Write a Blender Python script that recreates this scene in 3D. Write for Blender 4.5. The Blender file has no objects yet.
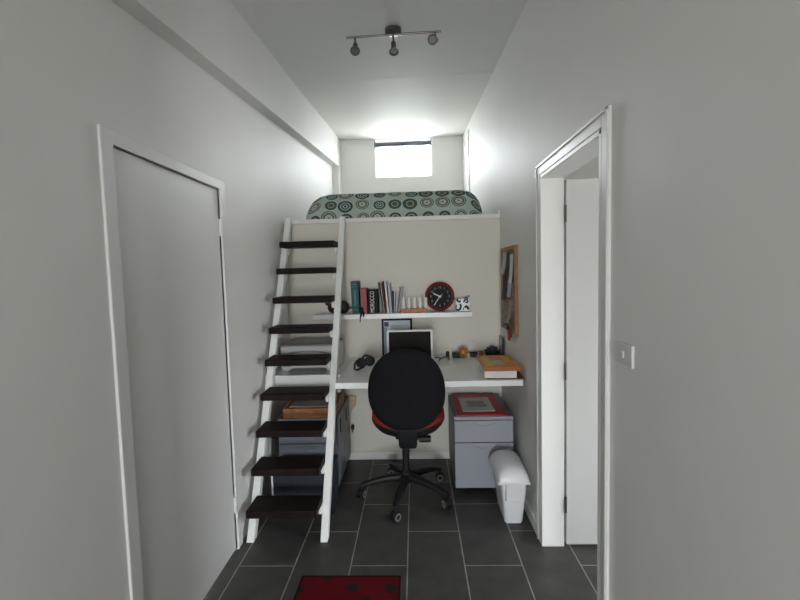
import bpy, bmesh, math, random
from mathutils import Vector, Matrix
PI = math.pi
R = math.radians
random.seed(7)
SC = bpy.context.scene
COL = SC.collection

# ------------------------------------------------------------------ camera
cam_d = bpy.data.cameras.new('camera')
cam = bpy.data.objects.new('camera', cam_d)
COL.objects.link(cam)
F_PX, YAW, PITCH, ROLL, EYE = 431.275, .035316, .06553, .02615, 1.56
cam_d.sensor_fit = 'HORIZONTAL'
cam_d.sensor_width = 36
cam_d.lens = 36 * F_PX / 800
cam_d.clip_start = .05
fwd = Vector((-math.sin(YAW) * math.cos(PITCH), math.cos(YAW) * math.cos(PITCH), -math.sin(PITCH)))
rgt = Vector((math.cos(YAW), math.sin(YAW), 0))
upv = rgt.cross(fwd)
r2 = math.cos(ROLL) * rgt - math.sin(ROLL) * upv
u2 = math.sin(ROLL) * rgt + math.cos(ROLL) * upv
cam.matrix_world = Matrix(((r2.x, u2.x, -fwd.x, 0), (r2.y, u2.y, -fwd.y, 0), (r2.z, u2.z, -fwd.z, EYE), (0, 0, 0, 1)))
SC.camera = cam

# ------------------------------------------------------------------ sky and exposure
wd = bpy.data.worlds.new('overcast_sky')
SC.world = wd
wd.use_nodes = True
wbg = wd.node_tree.nodes['Background']
wnt = wd.node_tree
wtc = wnt.nodes.new('ShaderNodeTexCoord')
wsp = wnt.nodes.new('ShaderNodeSeparateXYZ')
wrp = wnt.nodes.new('ShaderNodeValToRGB')
wmr = wnt.nodes.new('ShaderNodeMapRange')
wmr.inputs['From Min'].default_value = -.15
wmr.inputs['From Max'].default_value = .10
wnt.links.new(wtc.outputs['Generated'], wsp.inputs[0])
wnt.links.new(wsp.outputs['Z'], wmr.inputs['Value'])
wnt.links.new(wmr.outputs[0], wrp.inputs['Fac'])
wrp.color_ramp.elements[0].color = (.58, .58, .57, 1)      # ground
wrp.color_ramp.elements[1].color = (.93, .96, 1.0, 1)      # cloud
wnt.links.new(wrp.outputs['Color'], wbg.inputs['Color'])
wbg.inputs['Strength'].default_value = 41
SC.view_settings.view_transform = 'Standard'
SC.view_settings.look = 'None'
SC.view_settings.exposure = 0.0
SC.view_settings.gamma = 1
SC.view_settings.use_curve_mapping = False
SC.cycles.use_denoising = True
SC.cycles.max_bounces = 12
SC.cycles.diffuse_bounces = 8
SC.cycles.sample_clamp_indirect = 8
SC.cycles.caustics_reflective = False
SC.cycles.caustics_refractive = False


def portal(name, loc, direction, w, h):
    d = bpy.data.lights.new(name, 'AREA')
    d.shape = 'RECTANGLE'
    d.size, d.size_y = w, h
    d.cycles.is_portal = True
    o = bpy.data.objects.new(name, d)
    o.location = loc
    o.rotation_euler = Vector(direction).to_track_quat('-Z', 'Z').to_euler()
    COL.objects.link(o)


# room dimensions (metres)
XL, XB, XR = -1.05, -.965, .69          # lower left wall, bulkhead face, right wall
YB, YW, YR = 3.51, 5.95, -4.6           # wall under the loft, window wall, wall behind the camera
LZ = 2.0                                # loft floor
WX0, WX1, WZ0, WZ1 = -.495, .272, 2.84, 3.335
GX0, GX1, GZ0, GZ1 = -.75, .42, .20, 1.95    # window behind the camera
portal('skylight_of_loft_window', (.5 * (WX0 + WX1), YW + .11, .5 * (WZ0 + WZ1)), (0, -1, 0), WX1 - WX0, WZ1 - WZ0)
portal('skylight_of_rear_glazing', (.5 * (GX0 + GX1), YR - .11, .5 * (GZ0 + GZ1)), (0, 1, 0), GX1 - GX0, GZ1 - GZ0)
portal('skylight_of_side_room', (3.01, 1.1, .9), (-1, 0, 0), .7, 1.0)


# ------------------------------------------------------------------ materials
def mat(name, col, rough=.5, spec=.5, metal=0., noise=0., nscale=20., bump=0., bscale=60., coat=0.):
    m = bpy.data.materials.new(name)
    m.use_nodes = True
    nt = m.node_tree
    b = nt.nodes['Principled BSDF']
    b.inputs['Base Color'].default_value = (*col, 1)
    b.inputs['Roughness'].default_value = rough
    b.inputs['Specular IOR Level'].default_value = spec
    b.inputs['Metallic'].default_value = metal
    b.inputs['Coat Weight'].default_value = coat
    tc = nt.nodes.new('ShaderNodeTexCoord')
    if noise:
        n = nt.nodes.new('ShaderNodeTexNoise')
        n.inputs['Scale'].default_value = nscale
        n.inputs['Detail'].default_value = 4
        nt.links.new(tc.outputs['Object'], n.inputs['Vector'])
        r = nt.nodes.new('ShaderNodeValToRGB')
        r.color_ramp.elements[0].position = .3
        r.color_ramp.elements[1].position = .7
        r.color_ramp.elements[0].color = (*[c * (1 - noise) for c in col], 1)
        r.color_ramp.elements[1].color = (*[min(1, c * (1 + noise)) for c in col], 1)
        nt.links.new(n.outputs['Fac'], r.inputs['Fac'])
        nt.links.new(r.outputs['Color'], b.inputs['Base Color'])
    if bump:
        n2 = nt.nodes.new('ShaderNodeTexNoise')
        n2.inputs['Scale'].default_value = bscale
        n2.inputs['Detail'].default_value = 3
        nt.links.new(tc.outputs['Object'], n2.inputs['Vector'])
        bp = nt.nodes.new('ShaderNodeBump')
        bp.inputs['Strength'].default_value = bump
        bp.inputs['Distance'].default_value = .01
        nt.links.new(n2.outputs['Fac'], bp.inputs['Height'])
        nt.links.new(bp.outputs['Normal'], b.inputs['Normal'])
    return m


M = {}
M['wall'] = mat('wall_paint', (.735, .725, .705), .56, .32, noise=.012, nscale=3, bump=.12, bscale=9)
M['panel'] = mat('loft_panel_paint', (.69, .66, .59), .5, .4, bump=.03, bscale=40)
M['ceil'] = mat('ceiling_paint', (.72, .72, .70), .65, .2, bump=.03, bscale=30)
M['trim'] = mat('trim_gloss_white', (.78, .775, .75), .38, .45)
M['door'] = mat('door_paint', (.72, .715, .70), .45, .45)
M['desk'] = mat('white_laminate', (.84, .84, .835), .3, .5)
M['ladder'] = mat('ladder_white', (.84, .84, .82), .35, .5)
M['tread'] = mat('dark_stained_timber', (.013, .0075, .0065), .6, .12, noise=.4, nscale=14)
M['black'] = mat('black_plastic', (.012, .012, .013), .5, .35)
M['blackfab'] = mat('black_fabric', (.010, .010, .012), .95, .15, bump=.35, bscale=900)
M['redfab'] = mat('red_upholstery', (.30, .022, .016), .9, .2, noise=.2, nscale=60, bump=.2, bscale=700)
M['chrome'] = mat('chrome', (.7, .7, .7), .2, .5, 1)
M['steel'] = mat('brushed_steel', (.20, .185, .165), .38, .5, 1)
M['bulb'] = mat('lamp_reflector', (.45, .45, .44), .25, .5, .8)
M['greyhub'] = mat('grey_plastic', (.33, .34, .34), .5)
M['wheelring'] = mat('mid_grey_plastic', (.20, .205, .205), .6, .2)
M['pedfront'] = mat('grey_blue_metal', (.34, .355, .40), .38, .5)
M['pedshade'] = mat('shaded_grey_blue_metal', (.17, .18, .205), .4, .5)  # grey-blue pedestal metal with the shade under desk and ladder painted in
M['pedbody'] = mat('dark_grey_metal', (.13, .14, .15), .45, .5)
M['gap'] = mat('dark_gap', (.02, .02, .022), .7)
M['bin'] = mat('white_plastic', (.83, .84, .86), .33, .5)
M['binslot'] = mat('grey_slot', (.30, .30, .30), .5)
M['redcard'] = mat('red_card', (.42, .012, .022), .5, .4)
M['paper'] = mat('white_paper', (.72, .71, .70), .8, .2)
M['paperg'] = mat('grey_paper', (.42, .42, .42), .8, .2)
M['paperl'] = mat('lilac_paper', (.50, .48, .58), .7, .2)
M['brownred'] = mat('brown_red_paper', (.20, .045, .035), .7, .2)
M['dark'] = mat('dark_paper', (.05, .05, .055), .7, .2)
M['tan'] = mat('tan_paper', (.42, .34, .25), .8, .2)
M['flower'] = mat('dull_orange_paper', (.34, .13, .05), .7, .2, noise=.2, nscale=40)
M['orange'] = mat('orange_cover', (.56, .20, .04), .45, .4, noise=.15, nscale=30)
M['spine'] = mat('brown_orange_spine', (.34, .12, .035), .5, .3)
M['yellow'] = mat('yellow_print', (.62, .40, .03), .5)
M['green'] = mat('pale_green_print', (.42, .45, .28), .5)
M['pages'] = mat('page_edges', (.70, .67, .68), .8, .2, noise=.06, nscale=120)
M['brown'] = mat('brown_folder', (.18, .085, .045), .6)
M['teal'] = mat('teal_book', (.012, .085, .085), .45, .2)
M['tealprint'] = mat('teal_print', (.07, .19, .20), .5, .2)
M['redbook'] = mat('red_book', (.30, .045, .045), .4, .3)
M['blackbook'] = mat('black_book', (.010, .010, .010), .5, .12)
M['lettering'] = mat('cream_lettering', (.72, .70, .60), .6)
M['wood'] = mat('orange_timber', (.42, .17, .06), .5, .4, noise=.25, nscale=25)
M['palewood'] = mat('pale_timber', (.55, .42, .27), .6, .3, noise=.12, nscale=30)
M['cork'] = mat('cork', (.30, .21, .14), .9, .1, noise=.25, nscale=140)
M['redclock'] = mat('dark_red_plastic', (.17, .012, .012), .35, .25)
M['clockface'] = mat('charcoal_face', (.016, .018, .018), .55, .12)
M['white'] = mat('white_mark', (.74, .74, .72), .5)
M['ornament'] = mat('dark_brown_wood', (.030, .014, .010), .4, .5)
M['screen'] = mat('dark_screen', (.014, .013, .012), .35, .05)
M['laptop'] = mat('white_casing', (.76, .76, .76), .35)
M['navy'] = mat('navy_frame', (.009, .012, .022), .45, .15)
M['navyprint'] = mat('navy_print', (.03, .06, .16), .6)
M['blueprint'] = mat('grey_blue_print', (.22, .30, .42), .6)
M['certpaper'] = mat('pale_blue_paper', (.66, .71, .80), .5)
M['printer'] = mat('printer_white', (.62, .61, .59), .45)
M['printerg'] = mat('printer_grey', (.17, .18, .18), .4)
M['printerm'] = mat('printer_mid_grey', (.34, .34, .33), .45)
M['blueblack'] = mat('blue_black_case', (.012, .016, .024), .6)
M['blueink'] = mat('blue_ink', (.10, .10, .26), .6)
M['blind'] = mat('blind_tube', (.075, .085, .11), .6)
M['grout'] = mat('metal_bracket', (.25, .26, .27), .4, .5, .7)
M['cable'] = mat('grey_cable', (.12, .12, .125), .5)
M['switch'] = mat('switch_plate', (.68, .68, .66), .3)
M['clearglass'] = mat('smoky_glass', (.20, .22, .23), .12, .5)


def tile_mat():
    m = bpy.data.materials.new('dark_grey_tile')
    m.use_nodes = True
    nt = m.node_tree
    b = nt.nodes['Principled BSDF']
    tc = nt.nodes.new('ShaderNodeTexCoord')
    sep = nt.nodes.new('ShaderNodeSeparateXYZ')
    nt.links.new(tc.outputs['Object'], sep.inputs[0])
    ax = nt.nodes.new('ShaderNodeMath')
    ax.operation = 'ADD'
    ax.inputs[1].default_value = .0744 + .303 * 20
    ay = nt.nodes.new('ShaderNodeMath')
    ay.operation = 'ADD'
    ay.inputs[1].default_value = -2.194 + .606 * 10
    nt.links.new(sep.outputs['X'], ax.inputs[0])
    nt.links.new(sep.outputs['Y'], ay.inputs[0])
    cb = nt.nodes.new('ShaderNodeCombineXYZ')
    nt.links.new(ay.outputs[0], cb.inputs['X'])
    nt.links.new(ax.outputs[0], cb.inputs['Y'])
    br = nt.nodes.new('ShaderNodeTexBrick')
    br.offset = .5
    br.offset_frequency = 2
    br.inputs['Scale'].default_value = 1
    br.inputs['Brick Width'].default_value = .606
    br.inputs['Row Height'].default_value = .303
    br.inputs['Mortar Size'].default_value = .0034
    br.inputs['Mortar Smooth'].default_value = .15
    br.inputs['Bias'].default_value = 0
    br.inputs['Color1'].default_value = (.060, .058, .055, 1)
    br.inputs['Color2'].default_value = (.070, .068, .064, 1)
    br.inputs['Mortar'].default_value = (.34, .32, .295, 1)
    nt.links.new(cb.outputs[0], br.inputs['Vector'])
    n = nt.nodes.new('ShaderNodeTexNoise')
    n.inputs['Scale'].default_value = 9
    n.inputs['Detail'].default_value = 6
    nt.links.new(tc.outputs['Object'], n.inputs['Vector'])
    mp = nt.nodes.new('ShaderNodeMapRange')
    mp.inputs['From Min'].default_value = .3
    mp.inputs['From Max'].default_value = .7
    mp.inputs['To Min'].default_value = .80
    mp.inputs['To Max'].default_value = 1.18
    nt.links.new(n.outputs['Fac'], mp.inputs['Value'])
    mx = nt.nodes.new('ShaderNodeMix')
    mx.data_type = 'RGBA'
    mx.blend_type = 'MULTIPLY'
    mx.inputs[0].default_value = 1
    nt.links.new(br.outputs['Color'], mx.inputs[6])
    nt.links.new(mp.outputs[0], mx.inputs[7])
    nt.links.new(mx.outputs[2], b.inputs['Base Color'])
    b.inputs['Roughness'].default_value = .48
    b.inputs['Specular IOR Level'].default_value = .4
    bp = nt.nodes.new('ShaderNodeBump')
    bp.inputs['Strength'].default_value = .4
    bp.inputs['Distance'].default_value = .002
    iv = nt.nodes.new('ShaderNodeMath')
    iv.operation = 'SUBTRACT'
    iv.inputs[0].default_value = 1
    nt.links.new(br.outputs['Fac'], iv.inputs[1])
    nt.links.new(iv.outputs[0], bp.inputs['Height'])
    nt.links.new(bp.outputs['Normal'], b.inputs['Normal'])
    return m


M['tile'] = tile_mat()


def duvet_mat():
    """mint cloth printed with concentric rings in teal, olive and ink"""
    m = bpy.data.materials.new('ring_print_cloth')
    m.use_nodes = True
    nt = m.node_tree
    L = nt.links
    b = nt.nodes['Principled BSDF']
    b.inputs['Roughness'].default_value = .85
    b.inputs['Specular IOR Level'].default_value = .2
    tc = nt.nodes.new('ShaderNodeTexCoord')
    sp = nt.nodes.new('ShaderNodeSeparateXYZ')
    L.new(tc.outputs['Object'], sp.inputs[0])
    ad = nt.nodes.new('ShaderNodeMath')
    ad.operation = 'ADD'
    L.new(sp.outputs['Y'], ad.inputs[0])
    L.new(sp.outputs['Z'], ad.inputs[1])
    ad2 = nt.nodes.new('ShaderNodeMath')
    ad2.operation = 'ADD'
    ad2.inputs[1].default_value = .045
    L.new(ad.outputs[0], ad2.inputs[0])
    cb = nt.nodes.new('ShaderNodeCombineXYZ')
    L.new(sp.outputs['X'], cb.inputs['X'])
    L.new(ad2.outputs[0], cb.inputs['Y'])
    vo = nt.nodes.new('ShaderNodeTexVoronoi')
    vo.voronoi_dimensions = '2D'
    vo.inputs['Scale'].default_value = 7.4
    vo.inputs['Randomness'].default_value = .22
    L.new(cb.outputs[0], vo.inputs['Vector'])
    sc = nt.nodes.new('ShaderNodeSeparateColor')
    L.new(vo.outputs['Color'], sc.inputs[0])
    size = nt.nodes.new('ShaderNodeMapRange')
    size.inputs['To Min'].default_value = .74
    size.inputs['To Max'].default_value = 1.12
    L.new(sc.outputs[0], size.inputs['Value'])
    ds = nt.nodes.new('ShaderNodeMath')
    ds.operation = 'MULTIPLY'
    L.new(vo.outputs['Distance'], ds.inputs[0])
    L.new(size.outputs[0], ds.inputs[1])
    mint = (.42, .49, .43)
    ink, teal, olive, pale, brown = (.014, .026, .045), (.030, .10, .125), (.085, .11, .06), (.42, .50, .43), (.14, .115, .08)

    def ramp(stops):
        r = nt.nodes.new('ShaderNodeValToRGB')
        r.color_ramp.interpolation = 'CONSTANT'
        e = r.color_ramp.elements
        e[0].position, e[0].color = 0, (*stops[0][1], 1)
        e[1].position, e[1].color = stops[1][0], (*stops[1][1], 1)
        for p, c in stops[2:]:
            x = e.new(p)
            x.color = (*c, 1)
        L.new(ds.outputs[0], r.inputs['Fac'])
        return r
    ra = ramp([(0, ink), (.07, pale), (.13, teal), (.22, pale), (.27, olive), (.35, ink), (.40, mint)])
    rb = ramp([(0, olive), (.10, brown), (.17, pale), (.21, olive), (.31, teal), (.39, mint)])
    rc = ramp([(0, teal), (.05, pale), (.15, mint), (.20, brown), (.29, mint), (.34, ink), (.39, mint)])

    def step(th, src):
        g = nt.nodes.new('ShaderNodeMath')
        g.operation = 'GREATER_THAN'
        g.inputs[1].default_value = th
        L.new(src, g.inputs[0])
        return g

    def mix(f, a, c):
        x = nt.nodes.new('ShaderNodeMix')
        x.data_type = 'RGBA'
        L.new(f.outputs[0], x.inputs[0])
        L.new(a, x.inputs[6])
        L.new(c, x.inputs[7])
        return x
    m1 = mix(step(.36, sc.outputs[1]), ra.outputs['Color'], rb.outputs['Color'])
    m2 = mix(step(.68, sc.outputs[1]), m1.outputs[2], rc.outputs['Color'])
    L.new(m2.outputs[2], b.inputs['Base Color'])
    return m


M['duvet'] = duvet_mat()


def mat_rug():
    m = mat('red_rug_pile', (.15, .008, .012), .95, .1, bump=.5, bscale=500)
    nt = m.node_tree
    b = nt.nodes['Principled BSDF']
    tc = nt.nodes.new('ShaderNodeTexCoord')
    vo = nt.nodes.new('ShaderNodeTexVoronoi')
    vo.voronoi_dimensions = '2D'
    vo.inputs['Scale'].default_value = 7
    vo.inputs['Randomness'].default_value = .7
    no = nt.nodes.new('ShaderNodeTexNoise')
    no.inputs['Scale'].default_value = 26
    nt.links.new(tc.outputs['Object'], vo.inputs['Vector'])
    nt.links.new(tc.outputs['Object'], no.inputs['Vector'])
    ad = nt.nodes.new('ShaderNodeMath')
    ad.operation = 'MULTIPLY_ADD'
    ad.inputs[1].default_value = .55
    nt.links.new(no.outputs['Fac'], ad.inputs[0])
    nt.links.new(vo.outputs['Distance'], ad.inputs[2])
    r = nt.nodes.new('ShaderNodeValToRGB')
    e = r.color_ramp.elements
    e[0].position, e[0].color = .44, (.026, .018, .017, 1)
    e[1].position, e[1].color = .52, (.115, .005, .009, 1)
    nt.links.new(ad.outputs[0], r.inputs['Fac'])
    nt.links.new(r.outputs['Color'], b.inputs['Base Color'])
    return m


M['rug'] = mat_rug()


def glass_mat():
    m = bpy.data.materials.new('window_glass')
    m.use_nodes = True
    nt = m.node_tree
    nt.nodes.clear()
    out = nt.nodes.new('ShaderNodeOutputMaterial')
    tr = nt.nodes.new('ShaderNodeBsdfTransparent')
    tr.inputs['Color'].default_value = (.95, .96, .96, 1)
    gl = nt.nodes.new('ShaderNodeBsdfGlossy')
    gl.inputs['Roughness'].default_value = .02
    mx = nt.nodes.new('ShaderNodeMixShader')
    mx.inputs[0].default_value = .06
    nt.links.new(tr.outputs[0], mx.inputs[1])
    nt.links.new(gl.outputs[0], mx.inputs[2])
    nt.links.new(mx.outputs[0], out.inputs[0])
    return m


M['glass'] = glass_mat()


# ------------------------------------------------------------------ mesh helpers
class MB:
    """collects shapes, in the coordinates of its thing (world minus origin o), and links them as one mesh object"""

    def __init__(self, o=(0, 0, 0)):
        self.bm = bmesh.new()
        self.o = Vector(o)

    def _add(self, verts, faces):
        vs = [self.bm.verts.new(Vector(v) - self.o) for v in verts]
        for f in faces:
            try:
                self.bm.faces.new([vs[i] for i in f])
            except ValueError:
                pass
        return vs

    def box(self, x0, x1, y0, y1, z0, z1, mtx=None):
        v = [(x, y, z) for x in (x0, x1) for y in (y0, y1) for z in (z0, z1)]
        if mtx is not None:
            v = [mtx @ Vector(p) for p in v]
        self._add(v, [(0, 1, 3, 2), (4, 6, 7, 5), (0, 4, 5, 1), (2, 3, 7, 6), (0, 2, 6, 4), (1, 5, 7, 3)])
        return self

    def loft(self, rings, cap=True, closed=True):
        n = len(rings[0])
        vs = [p for r in rings for p in r]
        fs = []
        for i in range(len(rings) - 1):
            for j in range(n if closed else n - 1):
                k = (j + 1) % n
                fs.append((i * n + j, i * n + k, (i + 1) * n + k, (i + 1) * n + j))
        if cap:
            fs.append(tuple(reversed(range(n))))
            fs.append(tuple((len(rings) - 1) * n + j for j in range(n)))
        self._add(vs, fs)
        return self

    def cyl(self, p0, p1, r0, r1=None, seg=20):
        return self.tube([p0, p1], [r0, r0 if r1 is None else r1], seg)

    def tube(self, pts, r, seg=12, closed=False):
        pts = [Vector(p) for p in pts]
        n = len(pts)
        rr = r if isinstance(r, (list, tuple)) else [r] * n
        rings = []
        ref = None
        for i, p in enumerate(pts):
            if closed:
                t = pts[(i + 1) % n] - pts[i - 1]
            else:
                t = pts[min(i + 1, n - 1)] - pts[max(i - 1, 0)]
            t.normalize()
            if ref is None:
                ref = Vector((0, 0, 1)) if abs(t.z) < .9 else Vector((1, 0, 0))
            a = t.cross(ref).normalized()
            ref = a.cross(t).normalized()
            rings.append([p + (a * math.cos(2 * PI * j / seg) + ref * math.sin(2 * PI * j / seg)) * rr[i] for j in range(seg)])
        if closed:
            rings.append(rings[0])
        return self.loft(rings, cap=not closed)

    def lathe(self, prof, c=(0, 0, 0), axis='Z', seg=32):
        rings = []
        for r, h in prof:
            ring = []
            for j in range(seg):
                a = 2 * PI * j / seg
                u, w = r * math.cos(a), r * math.sin(a)
                p = {'Z': (u, w, h), 'Y': (u, h, w), 'X': (h, u, w)}[axis]
                ring.append(Vector(p) + Vector(c))
            rings.append(ring)
        return self.loft(rings)

    def prism(self, outline, axis, a0, a1):
        def P(u, v, a):
            return {'X': (a, u, v), 'Y': (u, a, v), 'Z': (u, v, a)}[axis]
        return self.loft([[P(u, v, a0) for u, v in outline], [P(u, v, a1) for u, v in outline]])

    def sphere(self, c, r, sx=1, sy=1, sz=1, seg=20, rings=12):
        rr = []
        for i in range(1, rings):
            t = PI * i / rings
            rr.append([Vector(c) + Vector((r * sx * math.sin(t) * math.cos(2 * PI * j / seg), r * sy * math.sin(t) * math.sin(2 * PI * j / seg), -r * sz * math.cos(t))) for j in range(seg)])
        return self.loft(rr)

    def build(self, name, m, parent=None, bevel=0., smooth=False, seg=2, sub=0):
        bm = self.bm
        bmesh.ops.recalc_face_normals(bm, faces=bm.faces)
        me = bpy.data.meshes.new(name)
        bm.to_mesh(me)
        bm.free()
        me.materials.append(m)
        o = bpy.data.objects.new(name, me)
        COL.objects.link(o)
        if parent is not None:
            o.parent = parent
        if smooth or bevel:
            me.polygons.foreach_set('use_smooth', [True] * len(me.polygons))
            me.set_sharp_from_angle(angle=R(40))
        if bevel:
            b = o.modifiers.new('bevel', 'BEVEL')
            b.width = bevel
            b.segments = seg
            b.limit_method = 'ANGLE'
            b.angle_limit = R(40)
        if sub:
            s = o.modifiers.new('subsurf', 'SUBSURF')
            s.levels = s.render_levels = sub
        if parent is None:
            o.location = self.o
        return o


def struct(o):
    o['kind'] = 'structure'
    return o


def tag(o, label, cat, group=None):
    o['label'] = label
    o['category'] = cat
    if group:
        o['group'] = group
    return o


def thing(name, label, cat, loc, group=None, rotz=0):
    o = bpy.data.objects.new(name, None)
    o.empty_display_size = .05
    o.location = loc
    o.rotation_euler = (0, 0, rotz)
    COL.objects.link(o)
    return tag(o, label, cat, group)


def text_mesh(s, size, mtx, depth=.0008):
    """list of (verts, faces) of extruded lettering, placed by mtx"""
    cu = bpy.data.curves.new('lettering', 'FONT')
    cu.body = s
    cu.size = size
    cu.align_x = 'CENTER'
    cu.align_y = 'CENTER'
    cu.extrude = depth
    ob = bpy.data.objects.new('lettering', cu)
    COL.objects.link(ob)
    dg = bpy.context.evaluated_depsgraph_get()
    me = bpy.data.meshes.new_from_object(ob.evaluated_get(dg))
    vs = [mtx @ v.co for v in me.vertices]
    fs = [tuple(p.vertices) for p in me.polygons]
    bpy.data.objects.remove(ob)
    bpy.data.curves.remove(cu)
    bpy.data.meshes.remove(me)
    return vs, fs


def rot_about(c, ax, ang):
    c = Vector(c)
    return Matrix.Translation(c) @ Matrix.Rotation(ang, 4, ax) @ Matrix.Translation(-c)


def superellipse(a, b, n, k=48):
    out = []
    for j in range(k):
        t = 2 * PI * j / k
        c, s = math.cos(t), math.sin(t)
        out.append((a * math.copysign(abs(c) ** (2 / n), c), b * math.copysign(abs(s) ** (2 / n), s)))
    return out


def rrect(x0, x1, y0, y1, r, k=5):
    out = []
    for cx, cy, a0 in ((x1 - r, y1 - r, 0), (x0 + r, y1 - r, 90), (x0 + r, y0 + r, 180), (x1 - r, y0 + r, 270)):
        for i in range(k + 1):
            a = R(a0 + 90 * i / k)
            out.append((cx + r * math.cos(a), cy + r * math.sin(a)))
    return out


# ================================================================== SETTING
def zl(y): return 2.79 + .0955 * y
def zr(y): return 2.923 + .0722 * y
def ledge(y): return 2.385 + .102 * y


TH = .10
struct(MB().box(XL - TH, 2.9 + TH, YR - TH, YW + TH, -.1, 0).build('floor', M['tile']))
b = MB()
for (y0, y1) in ((YR - TH, 3.70), (3.7015, YW + TH)):
    lo = [(XL - TH, y0, zl(y0)), (XR + TH, y0, zr(y0)), (XR + TH, y1, zr(y1)), (XL - TH, y1, zl(y1))]
    b.loft([lo, [(x, y, z + .08) for x, y, z in lo]])
b.box(XL - TH, XR + TH, 3.69, 3.715, zl(3.7) + .035, zl(3.7) + .06)
struct(b.build('ceiling', M['ceil']))

# left wall with the closed door's opening
DY0, DY1, DZ = 1.505, 2.335, 2.03
b = MB()
b.box(XL - TH, XL, YR, DY0, 0, 3.45)
b.box(XL - TH, XL, DY1, YW, 0, 3.45)
b.box(XL - TH, XL, DY0, DY1, DZ, 3.45)
struct(b.build('wall_left', M['wall']))
# bulkhead above it, with the end pier on the loft
b = MB()
b.loft([[(XL - .02, y, ledge(y)), (XB, y, ledge(y)), (XB, y, 3.45), (XL - .02, y, 3.45)] for y in (YR, YW)])
b.box(XL - .02, XB - .001, 5.74, YW - .001, LZ - .03, ledge(5.74) + .008)
struct(b.build('trim_1', M['wall']))
# closed door in the left wall
d = struct(MB().box(XL - .045, XL - .006, DY0 + .0025, DY1 - .0025, .006, DZ - .0025).build('door_1', M['door'], bevel=.002))
for z in (.22, 1.78):
    MB().cyl((XL + .002, DY1 - .004, z), (XL + .002, DY1 - .004, z + .09), .008).build('hinge', M['trim'], d, smooth=True)
b = MB()
b.box(XL - .05, XL + .010, DY1, DY1 + .062, 0, DZ + .005)
b.box(XL - .05, XL + .010, DY0 - .062, DY0, 0, DZ + .005)
b.box(XL - .05, XL + .010, DY0 - .062, DY1 + .062, DZ, DZ + .05)
struct(b.build('trim_2', M['door'], bevel=.003))

# right wall with the doorway
OY0, OY1, OZ = 1.60, 2.37, 2.055
b = MB()
b.box(XR, XR + TH, YR, OY0, 0, 3.5)
b.box(XR, XR + TH, OY1, YW, 0, 3.5)
b.box(XR, XR + TH, OY0, OY1, OZ, 3.5)
struct(b.build('wall_right', M['wall']))
b = MB()
cw, ct = .058, .012
b.box(XR - ct, XR + TH + ct, OY1 - .022, OY1 - .001, 0, OZ)
b.box(XR - ct, XR + TH + ct, OY0 + .001, OY0 + .022, 0, OZ)
b.box(XR - ct, XR + TH + ct, OY0 + .001, OY1 - .001, OZ - .022, OZ - .001)
for x0, x1 in ((XR - ct, XR), (XR + TH, XR + TH + ct)):
    b.box(x0, x1, OY1, OY1 + cw, 0, OZ + cw)
    b.box(x0, x1, OY0 - cw, OY0, 0, OZ + cw)
    b.box(x0, x1, OY0, OY1, OZ, OZ + cw)
b.box(XR - ct - .006, XR - ct, OY1 + cw - .016, OY1 + cw, 0, OZ + cw)
b.box(XR - ct - .006, XR - ct, OY0 - cw, OY0 - cw + .016, 0, OZ + cw)
b.box(XR - ct - .006, XR - ct, OY0 - cw, OY1 + cw, OZ + cw - .016, OZ + cw)
struct(b.build('trim_3', M['trim'], bevel=.003))
# open door leaf, folded back into the side room
d = struct(MB().box(XR + TH + .024, XR + TH + .784, OY1 - .022, OY1 + .014, .012, OZ - .03).build('door_2', M['door'], bevel=.002))
for z in (.20, .95, 1.80):
    MB().cyl((XR + TH + .019, OY1 - .027, z), (XR + TH + .019, OY1 - .027, z + .09), .006).build('hinge', M['steel'], d, smooth=True)

# wall under the loft, loft floor, window wall
struct(MB().box(XL, XR, YB, YB + .09, 0, LZ - .035).build('wall_back', M['panel']))
b = MB()
b.box(XL, XR, YB - .022, YB + .09, LZ - .035, LZ)
b.box(XR - .02, XR, YB - .022, YB + .03, LZ, LZ + .03)
struct(b.build('trim_4', M['trim'], bevel=.003))
struct(MB().box(XL, XR, YB + .09, YW, LZ - .07, LZ - .004).build('floor_loft', M['panel']))
b = MB()
b.box(XL - TH, WX0, YW, YW + TH, LZ - .2, 3.5)
b.box(WX1, XR + TH, YW, YW + TH, LZ - .2, 3.5)
b.box(WX0, WX1, YW, YW + TH, LZ - .2, WZ0)
b.box(WX0, WX1, YW, YW + TH, WZ1, 3.5)
struct(b.build('wall_window', M['wall']))
# loft window: frame, sliding mullion, panes
w = struct(MB().box(WX0, WX1, YW + .045, YW + .085, WZ0, WZ0 + .02).build('window_1', M['trim']))
b = MB()
b.box(WX0, WX0 + .02, YW + .045, YW + .085, WZ0 + .02, WZ1)
b.box(WX1 - .02, WX1, YW + .045, YW + .085, WZ0 + .02, WZ1)
b.box(WX0 + .02, WX1 - .02, YW + .045, YW + .085, WZ1 - .02, WZ1)
b.build('window_frame', M['trim'], w)
wm = .5 * (WX0 + WX1) - .01
MB().box(wm - .010, wm + .010, YW + .05, YW + .08, WZ0 + .02, WZ1 - .02).build('mullion', M['greyhub'], w)
MB().box(WX0 + .02, wm - .010, YW + .06, YW + .064, WZ0 + .02, WZ1 - .02).build('pane', M['glass'], w)
MB().box(wm + .010, WX1 - .02, YW + .06, YW + .064, WZ0 + .02, WZ1 - .02).build('pane', M['glass'], w)
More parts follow.
